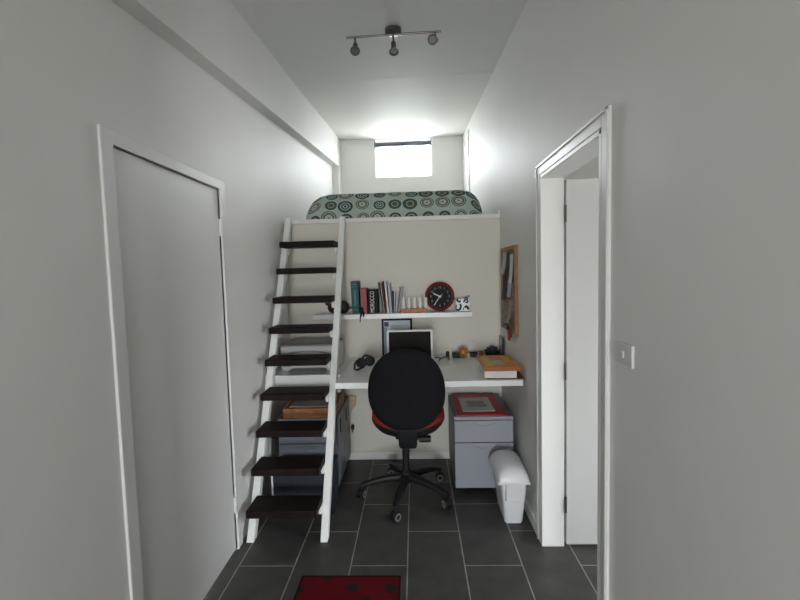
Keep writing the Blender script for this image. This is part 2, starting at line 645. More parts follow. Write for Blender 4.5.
# rolled blind at the head of the window
bl = thing('roller_blind', 'dark blue-grey roller blind rolled up at the head of the loft window', 'blind', (.5 * (WX0 + WX1), YW - .03, WZ1 - .055))
o = bl.location
MB(o).cyl((WX0 + .012, YW - .036, WZ1 - .068), (WX1 - .018, YW - .036, WZ1 - .064), .031).build('blind_roll', M['blind'], bl, smooth=True)
for x in (WX0 - .002, WX1 - .018):
    MB(o).box(x, x + .012, YW - .068, YW, WZ1 - .10, WZ1 - .012).build('bracket', M['blind'], bl, bevel=.002)

# tall cupboard door frame on the loft's right wall
b = MB()
b.box(XR - .012, XR, 5.30, 5.36, LZ, 3.24)
b.box(XR - .012, XR, 5.88, 5.94, LZ, 3.24)
b.box(XR - .012, XR, 5.36, 5.88, 3.18, 3.24)
struct(b.build('trim_5', M['trim'], bevel=.002))
struct(MB().box(XR - .006, XR, 5.366, 5.874, LZ + .01, 3.174).build('door_3', M['door']))
cd = []
for i in range(24):
    t = i / 23
    cd.append((XR - .014 - .004 * math.sin(9 * t), 5.22 + .028 * math.sin(7.5 * t) + .02 * t, 2.68 - .42 * t))
tag(MB((XR - .014, 5.22, 2.26)).tube(cd, .005, 8).build('cord', M['greyhub'], smooth=True), 'thin pale cord hanging on the right wall beside the bed in the loft', 'cord')

# skirting boards
struct(MB().box(XR - .014, XR, OY1 + cw, YB - .013, 0, .075).build('baseboard_right', M['trim'], bevel=.003))
struct(MB().box(XL, XR, YB - .013, YB, 0, .065).build('baseboard_back', M['trim'], bevel=.003))

# wall behind the camera with its window
b = MB()
b.box(XL - TH, GX0, YR - TH, YR, 0, 3.4)
b.box(GX1, 2.9 + TH, YR - TH, YR, 0, 3.4)
b.box(GX0, GX1, YR - TH, YR, GZ1, 3.4)
b.box(GX0, GX1, YR - TH, YR, 0, GZ0)
struct(b.build('wall_rear', M['wall']))
w = struct(MB().box(GX0, GX1, YR - .08, YR - .04, GZ1 - .03, GZ1).build('window_2', M['trim']))
for x in (GX0, GX1 - .03):
    MB().box(x, x + .03, YR - .08, YR - .04, GZ0 + .03, GZ1 - .03).build('window_frame', M['trim'], w)
MB().box(GX0, GX1, YR - .08, YR + .02, GZ0, GZ0 + .03).build('window_sill', M['trim'], w)
MB().box(GX0 + .03, GX1 - .03, YR - .062, YR - .058, GZ0 + .03, GZ1 - .03).build('pane', M['glass'], w)

# side room beyond the doorway
SX = 2.9
struct(MB().box(XR + TH, SX, 3.5, 3.6, 0, 2.62).build('wall_side_room_far', M['wall']))
struct(MB().box(XR + TH, SX, -.1, 0, 0, 2.62).build('wall_side_room_near', M['wall']))
b = MB()
b.box(SX, SX + TH, 0, .75, 0, 2.62)
b.box(SX, SX + TH, 1.45, 3.5, 0, 2.62)
b.box(SX, SX + TH, .75, 1.45, 0, .40)
b.box(SX, SX + TH, .75, 1.45, 1.40, 2.62)
struct(b.build('wall_side_room_outer', M['wall']))
struct(MB().box(XR + TH, SX + TH, -.1, 3.6, 2.5, 2.6).build('ceiling_side_room', M['ceil']))
w = struct(MB().box(SX + .04, SX + .08, .75, 1.45, .40, .43).build('window_3', M['trim']))
b = MB()
b.box(SX + .04, SX + .08, .75, .78, .43, 1.40)
b.box(SX + .04, SX + .08, 1.42, 1.45, .43, 1.40)
b.box(SX + .04, SX + .08, .78, 1.42, 1.37, 1.40)
b.build('window_frame', M['trim'], w)
MB().box(SX + .058, SX + .062, .78, 1.42, .43, 1.37).build('pane', M['glass'], w)

# ================================================================== LADDER
ld = thing('loft_ladder', 'steep white loft ladder with nine dark timber treads against the left wall', 'ladder', (-.78, 2.45, 0))
o = ld.location
def sfront(z): return 2.392 + .527 * z
SXL, SXR = (-1.022, -.978), (-.586, -.543)
for x0, x1 in (SXL, SXR):
    b = MB(o)
    zt_ = LZ + .012
    out = [(sfront(0), 0), (sfront(0) + .055, 0), (sfront(zt_ - .04) + .055, zt_ - .04), (min(YB - .024, sfront(zt_) + .055), zt_), (sfront(zt_), zt_)]
    b.prism(out, 'X', x0, x1)
    b.build('string', M['ladder'], ld, bevel=.003)
for k in range(1, 10):
    z0 = .1955 * k - .0125 * (1 - (k - 1) / 8) - (.006 if 2 < k < 8 else 0)
    yf = 2.327 + .1045 * (k - 1)
    yb_ = yf + .182
    MB(o).box(SXL[0] + .031, SXR[0] - .001, yf, yb_, z0, z0 + .043).build('tread', M['tread'], ld, bevel=.005)
    for sx in (SXR[0], SXL[1]):
        s = -1 if sx == SXR[0] else 1
        b = MB(o)
        yc = sfront(z0 - .03)
        pr = [(yc - .020 + .018 * math.cos(t) * 1.0, z0 - .024 + .022 * math.sin(t)) for t in [PI * .5 + i * PI / 8 for i in range(9)]]
        pr += [(yc + .04, z0 - .046), (yc + .05, z0 - .004)]
        x0, x1 = sorted((sx, sx + s * .014))
        b.prism(pr, 'X', x0 + .0005, x1)
        b.build('cleat', M['ladder'], ld, bevel=.002)

# ================================================================== DESKS
dk = thing('desk', 'long white desk top running along the back wall in front of the chair', 'desk', (.07, 3.1, .825))
o = dk.location
MB(o).box(-.522, .662, 2.68, YB, .827, .865).build('desk_top', M['desk'], dk, bevel=.003)
MB(o).box(-.520, .640, 3.48, YB, .765, .827).build('wall_batten', M['trim'], dk)
MB(o).box(-.515, -.495, 2.72, 3.2, .795, .827).build('bracket', M['grout'], dk)
ds = thing('side_desk', 'shallower white desk section with a deep front behind the ladder', 'desk', (-.79, 3.2, .785))
o = ds.location
MB(o).box(XL + .002, -.524, 2.908, YB, .848, .865).build('desk_top', M['desk'], ds, bevel=.002)
MB(o).box(XL + .002, -.524, 2.908, 2.926, .784, .848).build('apron', M['desk'], ds)

# ================================================================== SHELF
tag(MB((-.15, YB, 1.2)).box(-.80, .437, 3.32, YB, 1.200, 1.238).build('floating_shelf', M['desk'], bevel=.003),
    'long white floating shelf on the wall above the desk', 'shelf')
SZ = 1.2385

# ================================================================== BED
bd = thing('bed', 'low double bed on the loft under a ring-patterned mint cover', 'bed', (-.17, 4.6, LZ))
o = bd.location
MB(o).box(-.82, .48, 3.72, 5.6, LZ - .002, LZ + .10).build('mattress', M['paper'], bd, bevel=.03)
b = MB(o)
rings = []
prof = []
for i in range(9):
    a = PI / 2 * i / 8
    prof.append((.165 * (1 - math.sin(a)), LZ + .035 + .175 * (math.sin(a) * .0 + (1 - math.cos(a)))))
# nested rounded rectangles, from the hem up over the shoulder to the top
hem = [(-.0, LZ), (-.0, LZ + .03)]
steps = [(0, LZ - .001), (-.004, LZ + .03), (.004, LZ + .07), (.022, LZ + .115), (.05, LZ + .155), (.085, LZ + .185), (.13, LZ + .205), (.19, LZ + .214), (.32, LZ + .218), (.5, LZ + .220)]
for ins, z in steps:
    sl = 1.25
    pts = rrect(-.925 + ins * sl, .590 - ins * .9, 3.62 + ins * .70, 5.68 - ins * .75, max(.05, .15 - ins * .2), 8)
    z = LZ - .001 + (z - LZ) * 1.15
    rings.append([(x, y, z + .006 * math.sin(9 * x + 3) * min(1, (z - LZ) * 6)) for x, y in pts])
b.loft(rings)
b.build('duvet', M['duvet'], bd, smooth=True)

# ================================================================== OFFICE CHAIR
ch = thing('office_chair', 'black office chair with a tall oval back and red seat at the desk', 'chair', (-.09, 2.92, 0))
o = ch.location
hub = MB()
hub.lathe([(.030, .10), (.045, .105), (.045, .15), (.036, .175), (.030, .18)])
hub.build('star_base', M['black'], ch, smooth=True, bevel=.003)
for ang in (186, 258, 328, 41, 113):
    a = R(ang)
    ca, sa = math.cos(a), math.sin(a)
    b = MB()
    rings = []
    for r, z, w, h in ((.03, .135, .030, .028), (.12, .133, .027, .024), (.22, .118, .023, .019), (.29, .098, .020, .015), (.325, .088, .017, .012)):
        ring = []
        for u, v in superellipse(w, h, 3, 16):
            ring.append((r * ca - u * sa, r * sa + u * ca, z + v))
        rings.append(ring)
    b.loft(rings)
    b.build('base_leg', M['black'], ch, smooth=True)
    cx, cy = .318 * ca, .318 * sa
    # caster trails sideways a little
    cs = MB()
    cs.cyl((cx, cy, .035), (cx, cy, .084), .010, .010, 12)
    wa = a + R(65 if ang in (186, 113) else -35)
    wx, wy = math.cos(wa), math.sin(wa)
    ax_ = Vector((-wy, wx, 0))
    if ax_.y > 0:
        ax_ = -ax_
    hood = []
    for q in range(9):
        t = PI * q / 8
        hood.append((math.cos(t), math.sin(t)))
    rings = []
    for s in (-.011, .011):
        ring = [Vector((cx, cy, .034)) + ax_ * s + Vector((wx * .033 * c_, wy * .033 * c_, .033 * s_)) for c_, s_ in hood]
        rings.append(ring)
    cs.loft(rings)
    cst = cs.build('caster', M['black'], ch, smooth=True)
    for s in (-1, 1):
        c0 = Vector((cx, cy, .031))
        wl = MB()
        wl.cyl(c0 + ax_ * s * .0115, c0 + ax_ * s * .026, .031, .029, 24)
        wl.build('wheel', M['black'], cst, smooth=True, bevel=.002)
        rg = MB()
        e = ax_ * s * .026
        side = Vector((0, 0, 1)).cross(ax_).normalized()
        rg.tube([c0 + e + (side * math.cos(2 * PI * j / 20) + Vector((0, 0, 1)) * math.sin(2 * PI * j / 20)) * .0195 for j in range(20)], .0040, 8, closed=True)
        rg.build('wheel_ring', M['wheelring'], cst, smooth=True)
MB().cyl((0, 0, .175), (0, 0, .37), .026, .023, 24).build('column_sleeve', M['black'], ch, smooth=True)
MB().cyl((0, 0, .37), (0, 0, .46), .012, .012, 20).build('gas_column', M['chrome'], ch, smooth=True)
b = MB()
b.loft([[(x, y, z) for x, y in rrect(-w, w, y0, y1, .015)] for w, y0, y1, z in ((.05, -.10, .12, .435), (.062, -.14, .15, .455), (.065, -.15, .16, .52))])
b.build('mechanism', M['black'], ch, smooth=True)
# back bracket, rising behind the seat to the backrest
b = MB()
b.loft([[(.022 + sx * w, y, z) for sx, y in ((-1, yb0), (1, yb0), (1, yb1), (-1, yb1))] for w, yb0, yb1, z in
        ((.052, -.205, -.12, .415), (.060, -.225, -.13, .45), (.060, -.255, -.19, .53), (.056, -.262, -.225, .60), (.05, -.260, -.235, .66))])
b.box(-.03, .075, -.20, -.08, .425, .475)
b.build('back_bracket', M['black'], ch, bevel=.012, seg=3)
b = MB()
b.cyl((.07, -.13, .455), (.10, -.135, .456), .010)
b.loft([[(x, -.137 + u, .456 + v) for u, v in superellipse(.024, .021 * s, 3, 16)] for x, s in ((.092, .8), (.105, 1), (.165, 1), (.172, .8))])
b.build('lever', M['black'], ch, smooth=True)


def seat_ring(s, z, curv=.45, n=2.6):
    return [(u, v, z + curv * (u * u) * (1 if u else 1) - .15 * max(0, v) ** 2) for u, v in superellipse(.250 * s, .235 * s, n, 56)]


b = MB()
b.loft([[(x + .022, y + .03, z) for x, y, z in seat_ring(*a_)] for a_ in ((.86, .49), (.95, .51), (1.0, .54), (.995, .57), (.95, .588), (.84, .596), (.6, .596), (.3, .594))])
b.build('seat', M['redfab'], ch, smooth=True)
b = MB()
b.loft([[(x + .022, y + .03, z) for x, y, z in seat_ring(*a_)] for a_ in ((.4, .452), (.68, .460), (.86, .480), (.96, .505), (1.010, .530), (1.0, .542), (.97, .543))])
b.build('seat_shell', M['black'], ch, smooth=True)
# backrest: egg-shaped shell, wrapped a little around the sitter
b = MB()


def back_ring(s, dy, k=64):
    ring = []
    for j in range(k):
        t = 2 * PI * j / k
        c, sn = math.cos(t), math.sin(t)
        n = 2.35
        u = math.copysign(abs(c) ** (2 / n), c)
        v = math.copysign(abs(sn) ** (2 / n), sn)
        zc, hz = .815, (.270 if v > 0 else .264)
        w = .242 * (1 - .03 * v - (.12 * v * v if v < 0 else .05 * v * v))
        x = .022 + u * w * s
        z = zc + v * hz * s
        y = -.302 + dy * .75 + .38 * (x - .022) ** 2 - .10 * (z - zc) + .25 * (z - zc) ** 2
        ring.append((x, y, z))
    return ring


b.loft([back_ring(.0 + .25, -.010), back_ring(.6, -.010), back_ring(.86, -.007), back_ring(.96, .0), back_ring(1.0, .014), back_ring(.995, .034), back_ring(.95, .05), back_ring(.82, .058), back_ring(.5, .058), back_ring(.2, .055)])
b.build('backrest', M['blackfab'], ch, smooth=True)

# ================================================================== FILING PEDESTALS
def pedestal(name_label, x0, x1, y0, y1, zb, zt_, side=False):
    pf = M['pedshade'] if side else M['pedfront']
    t = thing('filing_pedestal', name_label, 'filing cabinet', ((x0 + x1) / 2, (y0 + y1) / 2, 0), 'grey filing pedestals under the desk')
    o = t.location
    MB(o).box(x0, x1, y0 + .02, y1, zb, zt_).build('body', M['pedbody'], t, bevel=.004)
    MB(o).box(x0, x1, y0 - .004, y0 + .02, zt_ - .024, zt_).build('top_edge', pf, t, bevel=.003)
    zs = zb + .018 + .308
    for za, zb2 in ((zb + .004, zs - .003), (zs + .003, zt_ - .030)):
        d_ = MB(o).box(x0 + .002, x1 - .002, y0, y0 + .02, za, zb2).build('drawer', pf, t, bevel=.003)
        b = MB(o)
        xm = (x0 + x1) / 2
        pts = [(xm - .075 + .15 * i / 12, y0 - .002, zb2 - .010 - .030 * math.sin(PI * i / 12)) for i in range(13)]
        b.tube(pts, .004, 8)
        b.build('finger_grip', pf, d_, smooth=True)
    for px_, py_ in ((x0 + .06, y0 + .07), (x1 - .06, y0 + .07), (x0 + .06, y1 - .07), (x1 - .06, y1 - .07)):
        MB(o).cyl((px_ - .01, py_, .022), (px_ + .01, py_, .022), .022).box(px_ - .012, px_ + .012, py_ - .012, py_ + .012, .03, zb + .002).build('caster', M['black'], t, bevel=.002)
    if side:
        for i, (ya, yb2) in enumerate(((y0 + .02, (y0 + y1) / 2 - .002), ((y0 + y1) / 2 + .002, y1))):
            pn = MB(o).box(x1, x1 + .006, ya, yb2, zb + .01, zt_ - .004).build('side_panel', pf, t, bevel=.002)
            MB(o).box(x1 + .006, x1 + .009, ya + .10, ya + .12, zt_ - .15, zt_ - .05).build('slot', M['gap'], pn)
    return t


pedestal('grey two-drawer filing pedestal under the right end of the desk, red folder on top', .248, .652, 2.915, 3.45, .045, .555)
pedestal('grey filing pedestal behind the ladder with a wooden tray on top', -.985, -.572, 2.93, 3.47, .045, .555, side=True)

# red folder with a small picture card on the right pedestal
fo = MB((.43, 3.18, .555)).box(.272, .605, 2.93, 3.43, .5555, .563).build('folder', M['redcard'], bevel=.001)
tag(fo, 'flat red card folder lying on the right-hand filing pedestal', 'folder')
cdm = thing('picture_card', 'small pale card with a grey picture lying on the red folder', 'card', (.43, 3.16, .5635))
o = cdm.location
MB(o).box(.318, .545, 3.0, 3.32, .5635, .566).build('card', M['paper'], cdm)
b = MB(o)
for x, y, r in ((.43, 3.17, .060), (.40, 3.2, .04), (.465, 3.13, .045), (.39, 3.12, .03), (.47, 3.21, .03)):
    b.cyl((x, y, .566), (x, y, .5664 + r * .004), r, r, 20)
b.build('picture', M['paperg'], cdm)

# ================================================================== BIN
bn = thing('swing_bin', 'narrow white plastic swing bin standing on the floor by the right wall', 'bin', (.574, 2.70, 0))
o = bn.location
o = (o[0] + .006, o[1] + .025, 0)      # outlines below are drawn a little off the final spot
b = MB(o)
b.loft([[(x, y, z) for x, y in rrect(*e, .022)] for *e, z in
        ((.527, .632, 2.60, 2.85, 0.0), (.524, .635, 2.597, 2.853, .012), (.504, .655, 2.578, 2.865, .22), (.500, .659, 2.575, 2.868, .285))])
b.build('bin_body', M['bin'], bn, smooth=True)
b = MB(o)
rings = []
for i in range(15):
    t = i / 14
    y = 2.550 + t * (2.875 - 2.550)
    e = (2 * t - 1)
    arch = (1 - abs(e) ** 3.2) ** .5 if abs(e) < 1 else 0
    hw = .097
    h_ = .035 + .060 * arch + .018 * t
    ring = []
    for q in range(17):
        a = PI * q / 16
        ring.append((.574 + hw * math.copysign(abs(math.cos(a)) ** .75, math.cos(a)), y, .268 + h_ * math.sin(a) ** .8 if 0 < q < 16 else .268))
    rings.append(ring)
b.loft(rings)
b.build('bin_lid', M['bin'], bn, smooth=True)
b = MB(o)
b.box(.525, .531, 2.574, 2.585, .155, .262)
b.build('grip_slot', M['binslot'], bn, bevel=.002)
b = MB(o)
b.box(.540, .615, 2.5735, 2.585, .155, .160)
b.build('front_ridge', M['bin'], bn, bevel=.001)

# ================================================================== THINGS BELOW THE SIDE DESK
tr = thing('wooden_tray', 'orange timber tray of papers on the filing pedestal behind the ladder', 'tray', (-.76, 3.12, .555))
o = tr.location
x0, x1, y0, y1, z0, z1 = -.945, -.575, 2.935, 3.32, .5555, .622
MB(o).box(x0, x1, y0, y0 + .016, z0, z1).build('front_panel', M['wood'], tr, bevel=.002)
MB(o).box(x0, x1, y1 - .016, y1, z0, z1 + .03).build('back_panel', M['wood'], tr, bevel=.002)
for xa in (x0, x1 - .016):
    MB(o).prism([(y0 + .016, z0), (y1 - .016, z0), (y1 - .016, z1 + .03), (y0 + .016, z1)], 'X', xa, xa + .016).build('side_panel', M['wood'], tr, bevel=.002)
MB(o).box(x0 + .016, x1 - .016, y0 + .016, y1 - .016, z0, z0 + .008).build('tray_floor', M['wood'], tr)
pp = MB((-.76, 3.13, .564))
for i in range(5):
    dx, dy = .006 * math.sin(i * 2.1), .006 * math.cos(i * 1.7)
    pp.box(-.92 + dx, -.60 + dx, 2.975 + dy, 3.29 + dy, .564 + i * .0125, .5755 + i * .0125)
tag(pp.build('paper_stack', mat('pinkish_grey_paper', (.36, .30, .29), .8, .2), bevel=.001), 'stack of pinkish grey papers filling the orange timber tray', 'papers')
bx = thing('dark_case', 'blue-black storage case on the floor below the ladder treads', 'case', (-.75, 2.78, 0))
o = bx.location
MB(o).box(-.945, -.562, 2.67, 2.885, .006, .285).build('case_body', M['blueblack'], bx, bevel=.008)
MB(o).box(-.948, -.559, 2.667, 2.888, .285, .312).build('case_lid', M['blueblack'], bx, bevel=.006)
MB(o).box(-.958, -.946, 2.672, 2.69, 0.0, .30).build('edge_strip', M['paper'], bx, bevel=.002)
bdv = MB((-.54, 3.38, 0))
b2 = [(-.605, 0), (-.590, 0), (-.552, .42), (-.512, .47), (-.506, .545), (-.566, .555), (-.568, .42)]
bdv.prism(b2, 'Y', 3.478, 3.494)
tag(bdv.build('wooden_board', M['palewood'], bevel=.002), 'narrow pale timber board standing beside the left filing pedestal', 'board')
pl = thing('power_plug', 'small black plug on the back wall below the desk, right of the left pedestal', 'plug', (-.545, YB, .28))
o = pl.location
MB(o).box(-.556, -.532, YB - .03, YB, .262, .30).build('plug_body', M['black'], pl, bevel=.004)
MB(o).cyl((-.544, YB - .018, .262), (-.546, YB - .018, .236), .006, .004, 10).build('plug_cable', M['black'], pl, smooth=True)

# ================================================================== PRINTER
pr = thing('printer', 'grey and white printer on the side desk behind the ladder', 'printer', (-.80, 3.2, .8655))
o = pr.location
DZ0 = .8655
b = MB(o)
b.loft([[(x, y, z) for x, y in rrect(*e, .03)] for *e, z in ((-.985, -.575, 3.06, 3.34, DZ0), (-.99, -.57, 3.05, 3.35, DZ0 + .03), (-.99, -.57, 3.05, 3.35, DZ0 + .165), (-.985, -.575, 3.06, 3.35, DZ0 + .176))])
b.build('printer_body', M['printer'], pr, smooth=True)
b = MB(o)
b.loft([[(x, y, z) for x, y in rrect(*e, .025)] for *e, z in ((-.985, -.575, 3.06, 3.35, DZ0 + .176), (-.985, -.575, 3.06, 3.35, DZ0 + .184), (-.965, -.595, 3.10, 3.34, DZ0 + .192))])
b.build('printer_lid', M['printerg'], pr, smooth=True)
MB(o).box(-.994, -.988, 3.055, 3.34, DZ0 + .02, DZ0 + .172).build('side_cover', M['printerg'], pr, bevel=.003)
b = MB(o)
arc = [(-.78 + .20 * math.cos(PI - PI * i / 20), DZ0 + .100 + .045 * math.sin(PI * i / 20)) for i in range(21)]
b.prism(arc + [(-.58, DZ0 + .03), (-.98, DZ0 + .03)], 'Y', 3.044, 3.06)
b.build('front_panel', M['printerm'], pr, bevel=.002)
b = MB(o)
arc = [(-.775 + .145 * math.cos(PI - PI * i / 20), DZ0 + .088 + .050 * math.sin(PI * i / 20)) for i in range(21)]
b.prism(arc + [(-.64, DZ0 + .03), (-.91, DZ0 + .03)], 'Y', 3.040, 3.046)
b.build('tray_flap', M['printer'], pr)
b = MB(o)
b.loft([[(x, y, z) for x, y in rrect(*e, .03)] for *e, z in ((-.90, -.65, 2.955, 3.05, DZ0 + .002), (-.91, -.64, 2.950, 3.05, DZ0 + .012), (-.90, -.65, 2.955, 3.05, DZ0 + .018))])
b.build('output_tray', M['printerg'], pr, smooth=True)

# ================================================================== ON THE DESK
DT = .8655
# framed certificate leaning on the wall behind the laptop
fr = thing('framed_print', 'navy framed certificate leaning on the wall behind the laptop', 'picture frame', (-.155, 3.46, DT))
o = fr.location
mt = rot_about((0, 3.442, DT), 'X', R(-6))
fx0, fx1, fh = -.277, -.030, .318
b = MB(o)
w_ = .016
b.box(fx0, fx0 + w_, 3.44, 3.458, DT, DT + fh, mt)
b.box(fx1 - w_, fx1, 3.44, 3.458, DT, DT + fh, mt)
b.box(fx0 + w_, fx1 - w_, 3.44, 3.458, DT, DT + w_, mt)
b.box(fx0 + w_, fx1 - w_, 3.44, 3.458, DT + fh - w_, DT + fh, mt)
b.build('frame', M['navy'], fr, bevel=.002)
MB(o).box(fx0 + w_, fx1 - w_, 3.450, 3.456, DT + w_, DT + fh - w_, mt).build('print', M['certpaper'], fr)
MB(o).box(fx0 + w_ + .004, fx0 + w_ + .040, 3.4485, 3.450, DT + fh - w_ - .048, DT + fh - w_ - .010, mt).build('emblem', M['navyprint'], fr)
MB(o).box(fx0 + w_, fx0 + w_ + .030, 3.449, 3.450, DT + w_, DT + fh - w_ - .052, mt).build('side_stripe', M['blueprint'], fr)
# laptop
lp = thing('laptop', 'open white laptop with a dark screen on the desk in front of the chair', 'laptop', (-.045, 3.0, DT))
o = lp.location
lx0, lx1 = -.212, .120
MB(o).box(lx0, lx1, 2.80, 3.03, DT, DT + .022).build('laptop_base', M['laptop'], lp, bevel=.005)
MB(o).box(lx0 + .025, lx1 - .025, 2.91, 3.0, DT + .0215, DT + .024).build('keyboard', M['greyhub'], lp)
mt = rot_about((0, 3.035, DT + .018), 'X', R(-12))
ldp = MB(o).box(lx0, lx1, 3.030, 3.042, DT + .018, DT + .280, mt).build('laptop_lid', M['laptop'], lp, bevel=.004)
MB(o).box(lx0 + .016, lx1 - .016, 3.0285, 3.0305, DT + .040, DT + .266, mt).build('screen', M['screen'], ldp)
# headphones left of the chair
hp = thing('headphones', 'black headphones lying on the desk left of the laptop', 'headphones', (-.38, 3.08, DT))
o = hp.location
for c, tilt in (((-.345, 3.13, DT + .044), 25), ((-.400, 3.08, DT + .042), -20)):
    b = MB()
    b.lathe([(.020, -.020), (.036, -.016), (.038, .004), (.030, .016), (.014, .018)], axis='Y', seg=24)
    e_ = b.build('ear_cup', M['black'], hp, smooth=True)
    e_.location = Vector(c) - o
    e_.rotation_euler = (R(-18), 0, R(tilt))
b = MB(o)
b.tube([(-.410, 3.085, DT + .045), (-.432, 3.06, DT + .062), (-.441, 3.025, DT + .045), (-.440, 3.0, DT + .014), (-.425, 2.995, DT + .010), (-.410, 3.02, DT + .010), (-.385, 3.06, DT + .016)], .007, 10)
b.tube([(-.40, 3.13, DT + .07), (-.375, 3.14, DT + .086), (-.345, 3.13, DT + .080), (-.318, 3.11, DT + .058), (-.312, 3.10, DT + .04)], .008, 10)
b.build('headband', M['black'], hp, smooth=True)
# cable, paper and adaptor right of the laptop
b = MB((.20, 3.3, DT))
pts = []
for i in range(40):
    t = i / 39
    pts.append((.14 + .13 * t + .02 * math.sin(11 * t), 3.33 + .06 * math.cos(9 * t), DT + .006 + .010 * abs(math.sin(8 * t))))
b.tube(pts, .005, 8)
tag(b.build('cable', M['cable'], smooth=True), 'tangled grey cable on the desk right of the laptop', 'cable')
tag(MB((.25, 3.42, DT)).box(.235, .262, 3.41, 3.435, DT, DT + .05).build('adaptor', M['black'], bevel=.006), 'small black adaptor standing among the cable near the wall', 'adaptor')
tag(MB((.19, 3.2, DT)).box(.13, .24, 3.12, 3.28, DT, DT + .002, rot_about((.19, 3.2, DT), 'Z', R(12))).build('note', M['paper']), 'loose white sheet lying on the desk right of the laptop', 'paper')
# black gadget, orange paper flower, pens, small box
b = MB((.325, 3.41, DT))
b.box(.285, .345, 3.39, 3.44, DT, DT + .042)
b.cyl((.318, 3.378, DT + .020), (.318, 3.39, DT + .020), .014)
tag(b.build('camera', M['black'], bevel=.004), 'small black compact camera beside the orange flower', 'camera')
fl = thing('paper_flower', 'orange star-shaped flower ornament standing on the desk against the wall', 'ornament', (.37, 3.41, DT))
o = fl.location
MB(o).cyl((.37, 3.41, DT), (.37, 3.41, DT + .03), .020, .012).build('flower_base', M['brown'], fl, smooth=True)
for i in range(7):
    a = R(90 + (i - 3) * 48)
    c = Vector((.37, 3.405, DT + .046))
    d_ = Vector((math.cos(a), -.25, math.sin(a)))
    s_ = Vector((-math.sin(a), 0, math.cos(a)))
    b = MB(o)
    n_ = Vector((0, -1, 0))
    rings = [[c + d_ * (l * .046) + s_ * (w * .015) * cc + n_ * (.004 * sn) for cc, sn in ((1, 0), (0, 1), (-1, 0), (0, -1))] for l, w in ((.1, .35), (.5, 1), (.8, .7), (1.02, .08))]
    b.loft(rings)
    b.build('petal', M['flower'], fl, smooth=True)
MB(o).sphere((.37, 3.395, DT + .046), .013).build('flower_centre', M['yellow'], fl, smooth=True)
tag(MB((.46, 3.45, DT)).box(.432, .487, 3.42, 3.465, DT, DT + .030).build('tin', M['blueblack'], bevel=.004), 'low blue-black tin between the orange flower and the black basket', 'tin')
b = MB((.46, 3.44, DT + .03))
b.cyl((.405, 3.435, DT + .0345), (.495, 3.45, DT + .0345), .0045, .0045, 10)
tag(b.build('marker_pen', M['black'], smooth=True), 'thin black pen lying across the blue-black tin', 'pen')
tag(MB((.52, 3.43, DT)).cyl((.515, 3.44, DT), (.515, 3.44, DT + .045), .014, .016, 16).build('pot', M['wood'], smooth=True), 'tiny orange-brown pot between the tin and the black basket', 'pot')
bk = thing('desk_basket', 'black basket of small dark oddments near the right wall on the desk', 'basket', (.60, 3.42, DT))
o = bk.location
b = MB(o)
b.loft([[(x, y, z) for x, y in rrect(*e, .015)] for *e, z in ((.555, .645, 3.38, 3.46, DT), (.545, .655, 3.37, 3.47, DT + .05), (.55, .65, 3.375, 3.465, DT + .05), (.558, .642, 3.383, 3.457, DT + .02))])
b.build('basket', M['black'], bk, smooth=True)
for x, y, r, h_ in ((.572, 3.42, .016, .075), (.600, 3.41, .020, .088), (.63, 3.43, .015, .078), (.615, 3.40, .012, .082), (.585, 3.44, .014, .07)):
    MB(o).cyl((x, y, DT + .025), (x + .004, y - .003, DT + h_), r, r * .8, 12).build('oddment', M['dark'], bk, smooth=True)
sl = thing('photo_holder', 'upright smoky glass photo holder leaning in the corner of the desk', 'photo holder', (.672, 3.44, DT))
o = sl.location
mt = rot_about((.672, 3.44, DT), 'Y', R(3))
MB(o).box(.660, .667, 3.35, 3.46, DT, DT + .165, mt).build('glass_panel', M['clearglass'], sl, bevel=.001)
MB(o).tube([mt @ Vector((.667, 3.345, DT + .008)), mt @ Vector((.667, 3.345, DT + .15)), mt @ Vector((.664, 3.36, DT + .168))], .004, 8).build('edge', M['black'], sl, smooth=True)
# pile on the right end of the desk
tag(MB((.56, 2.85, DT)).box(.45, .686, 2.70, 3.06, DT, DT + .005, rot_about((.57, 2.88, DT), 'Z', R(-2))).build('folder', M['brown'], bevel=.001), 'thin brown folder at the bottom of the pile on the desk end', 'folder')
bkp = thing('book', 'thick white-paged book without visible cover under the orange book', 'book', (.54, 2.9, DT + .006), 'pile on the right end of the desk')
o = bkp.location
DB = DT + .0058
sk = rot_about((.54, 2.9, DB), 'Z', R(-3))
MB(o).box(.438, .640, 2.715, 3.04, DB + .002, DB + .046, sk).build('page_block', M['pages'], bkp, bevel=.002)
MB(o).box(.436, .642, 2.712, 3.045, DB, DB + .002, sk).build('back_cover', M['paper'], bkp)
ob = thing('book', 'orange covered book with yellow patches on top of the pile', 'book', (.55, 2.9, DB + .046), 'pile on the right end of the desk')
o = ob.location
DO = DB + .0465
sk = rot_about((.55, 2.9, DO), 'Z', R(-1))
MB(o).box(.432, .658, 2.705, 3.10, DO, DO + .018, sk).build('page_block', M['tan'], ob, bevel=.002)
cv = MB(o).box(.428, .662, 2.700, 3.105, DO + .018, DO + .022, sk).build('front_cover', M['orange'], ob, bevel=.001)
MB(o).box(.428, .662, 2.699, 2.705, DO, DO + .018, sk).build('spine', M['spine'], ob, bevel=.002)
MB(o).box(.450, .500, 2.75, 3.05, DO + .022, DO + .0226, sk).build('yellow_patch', M['yellow'], cv)
MB(o).box(.505, .575, 2.80, 2.93, DO + .022, DO + .0226, sk).build('green_patch', M['green'], cv)
MB(o).box(.585, .635, 2.88, 3.06, DO + .022, DO + .0226, sk).build('yellow_patch', M['yellow'], cv)

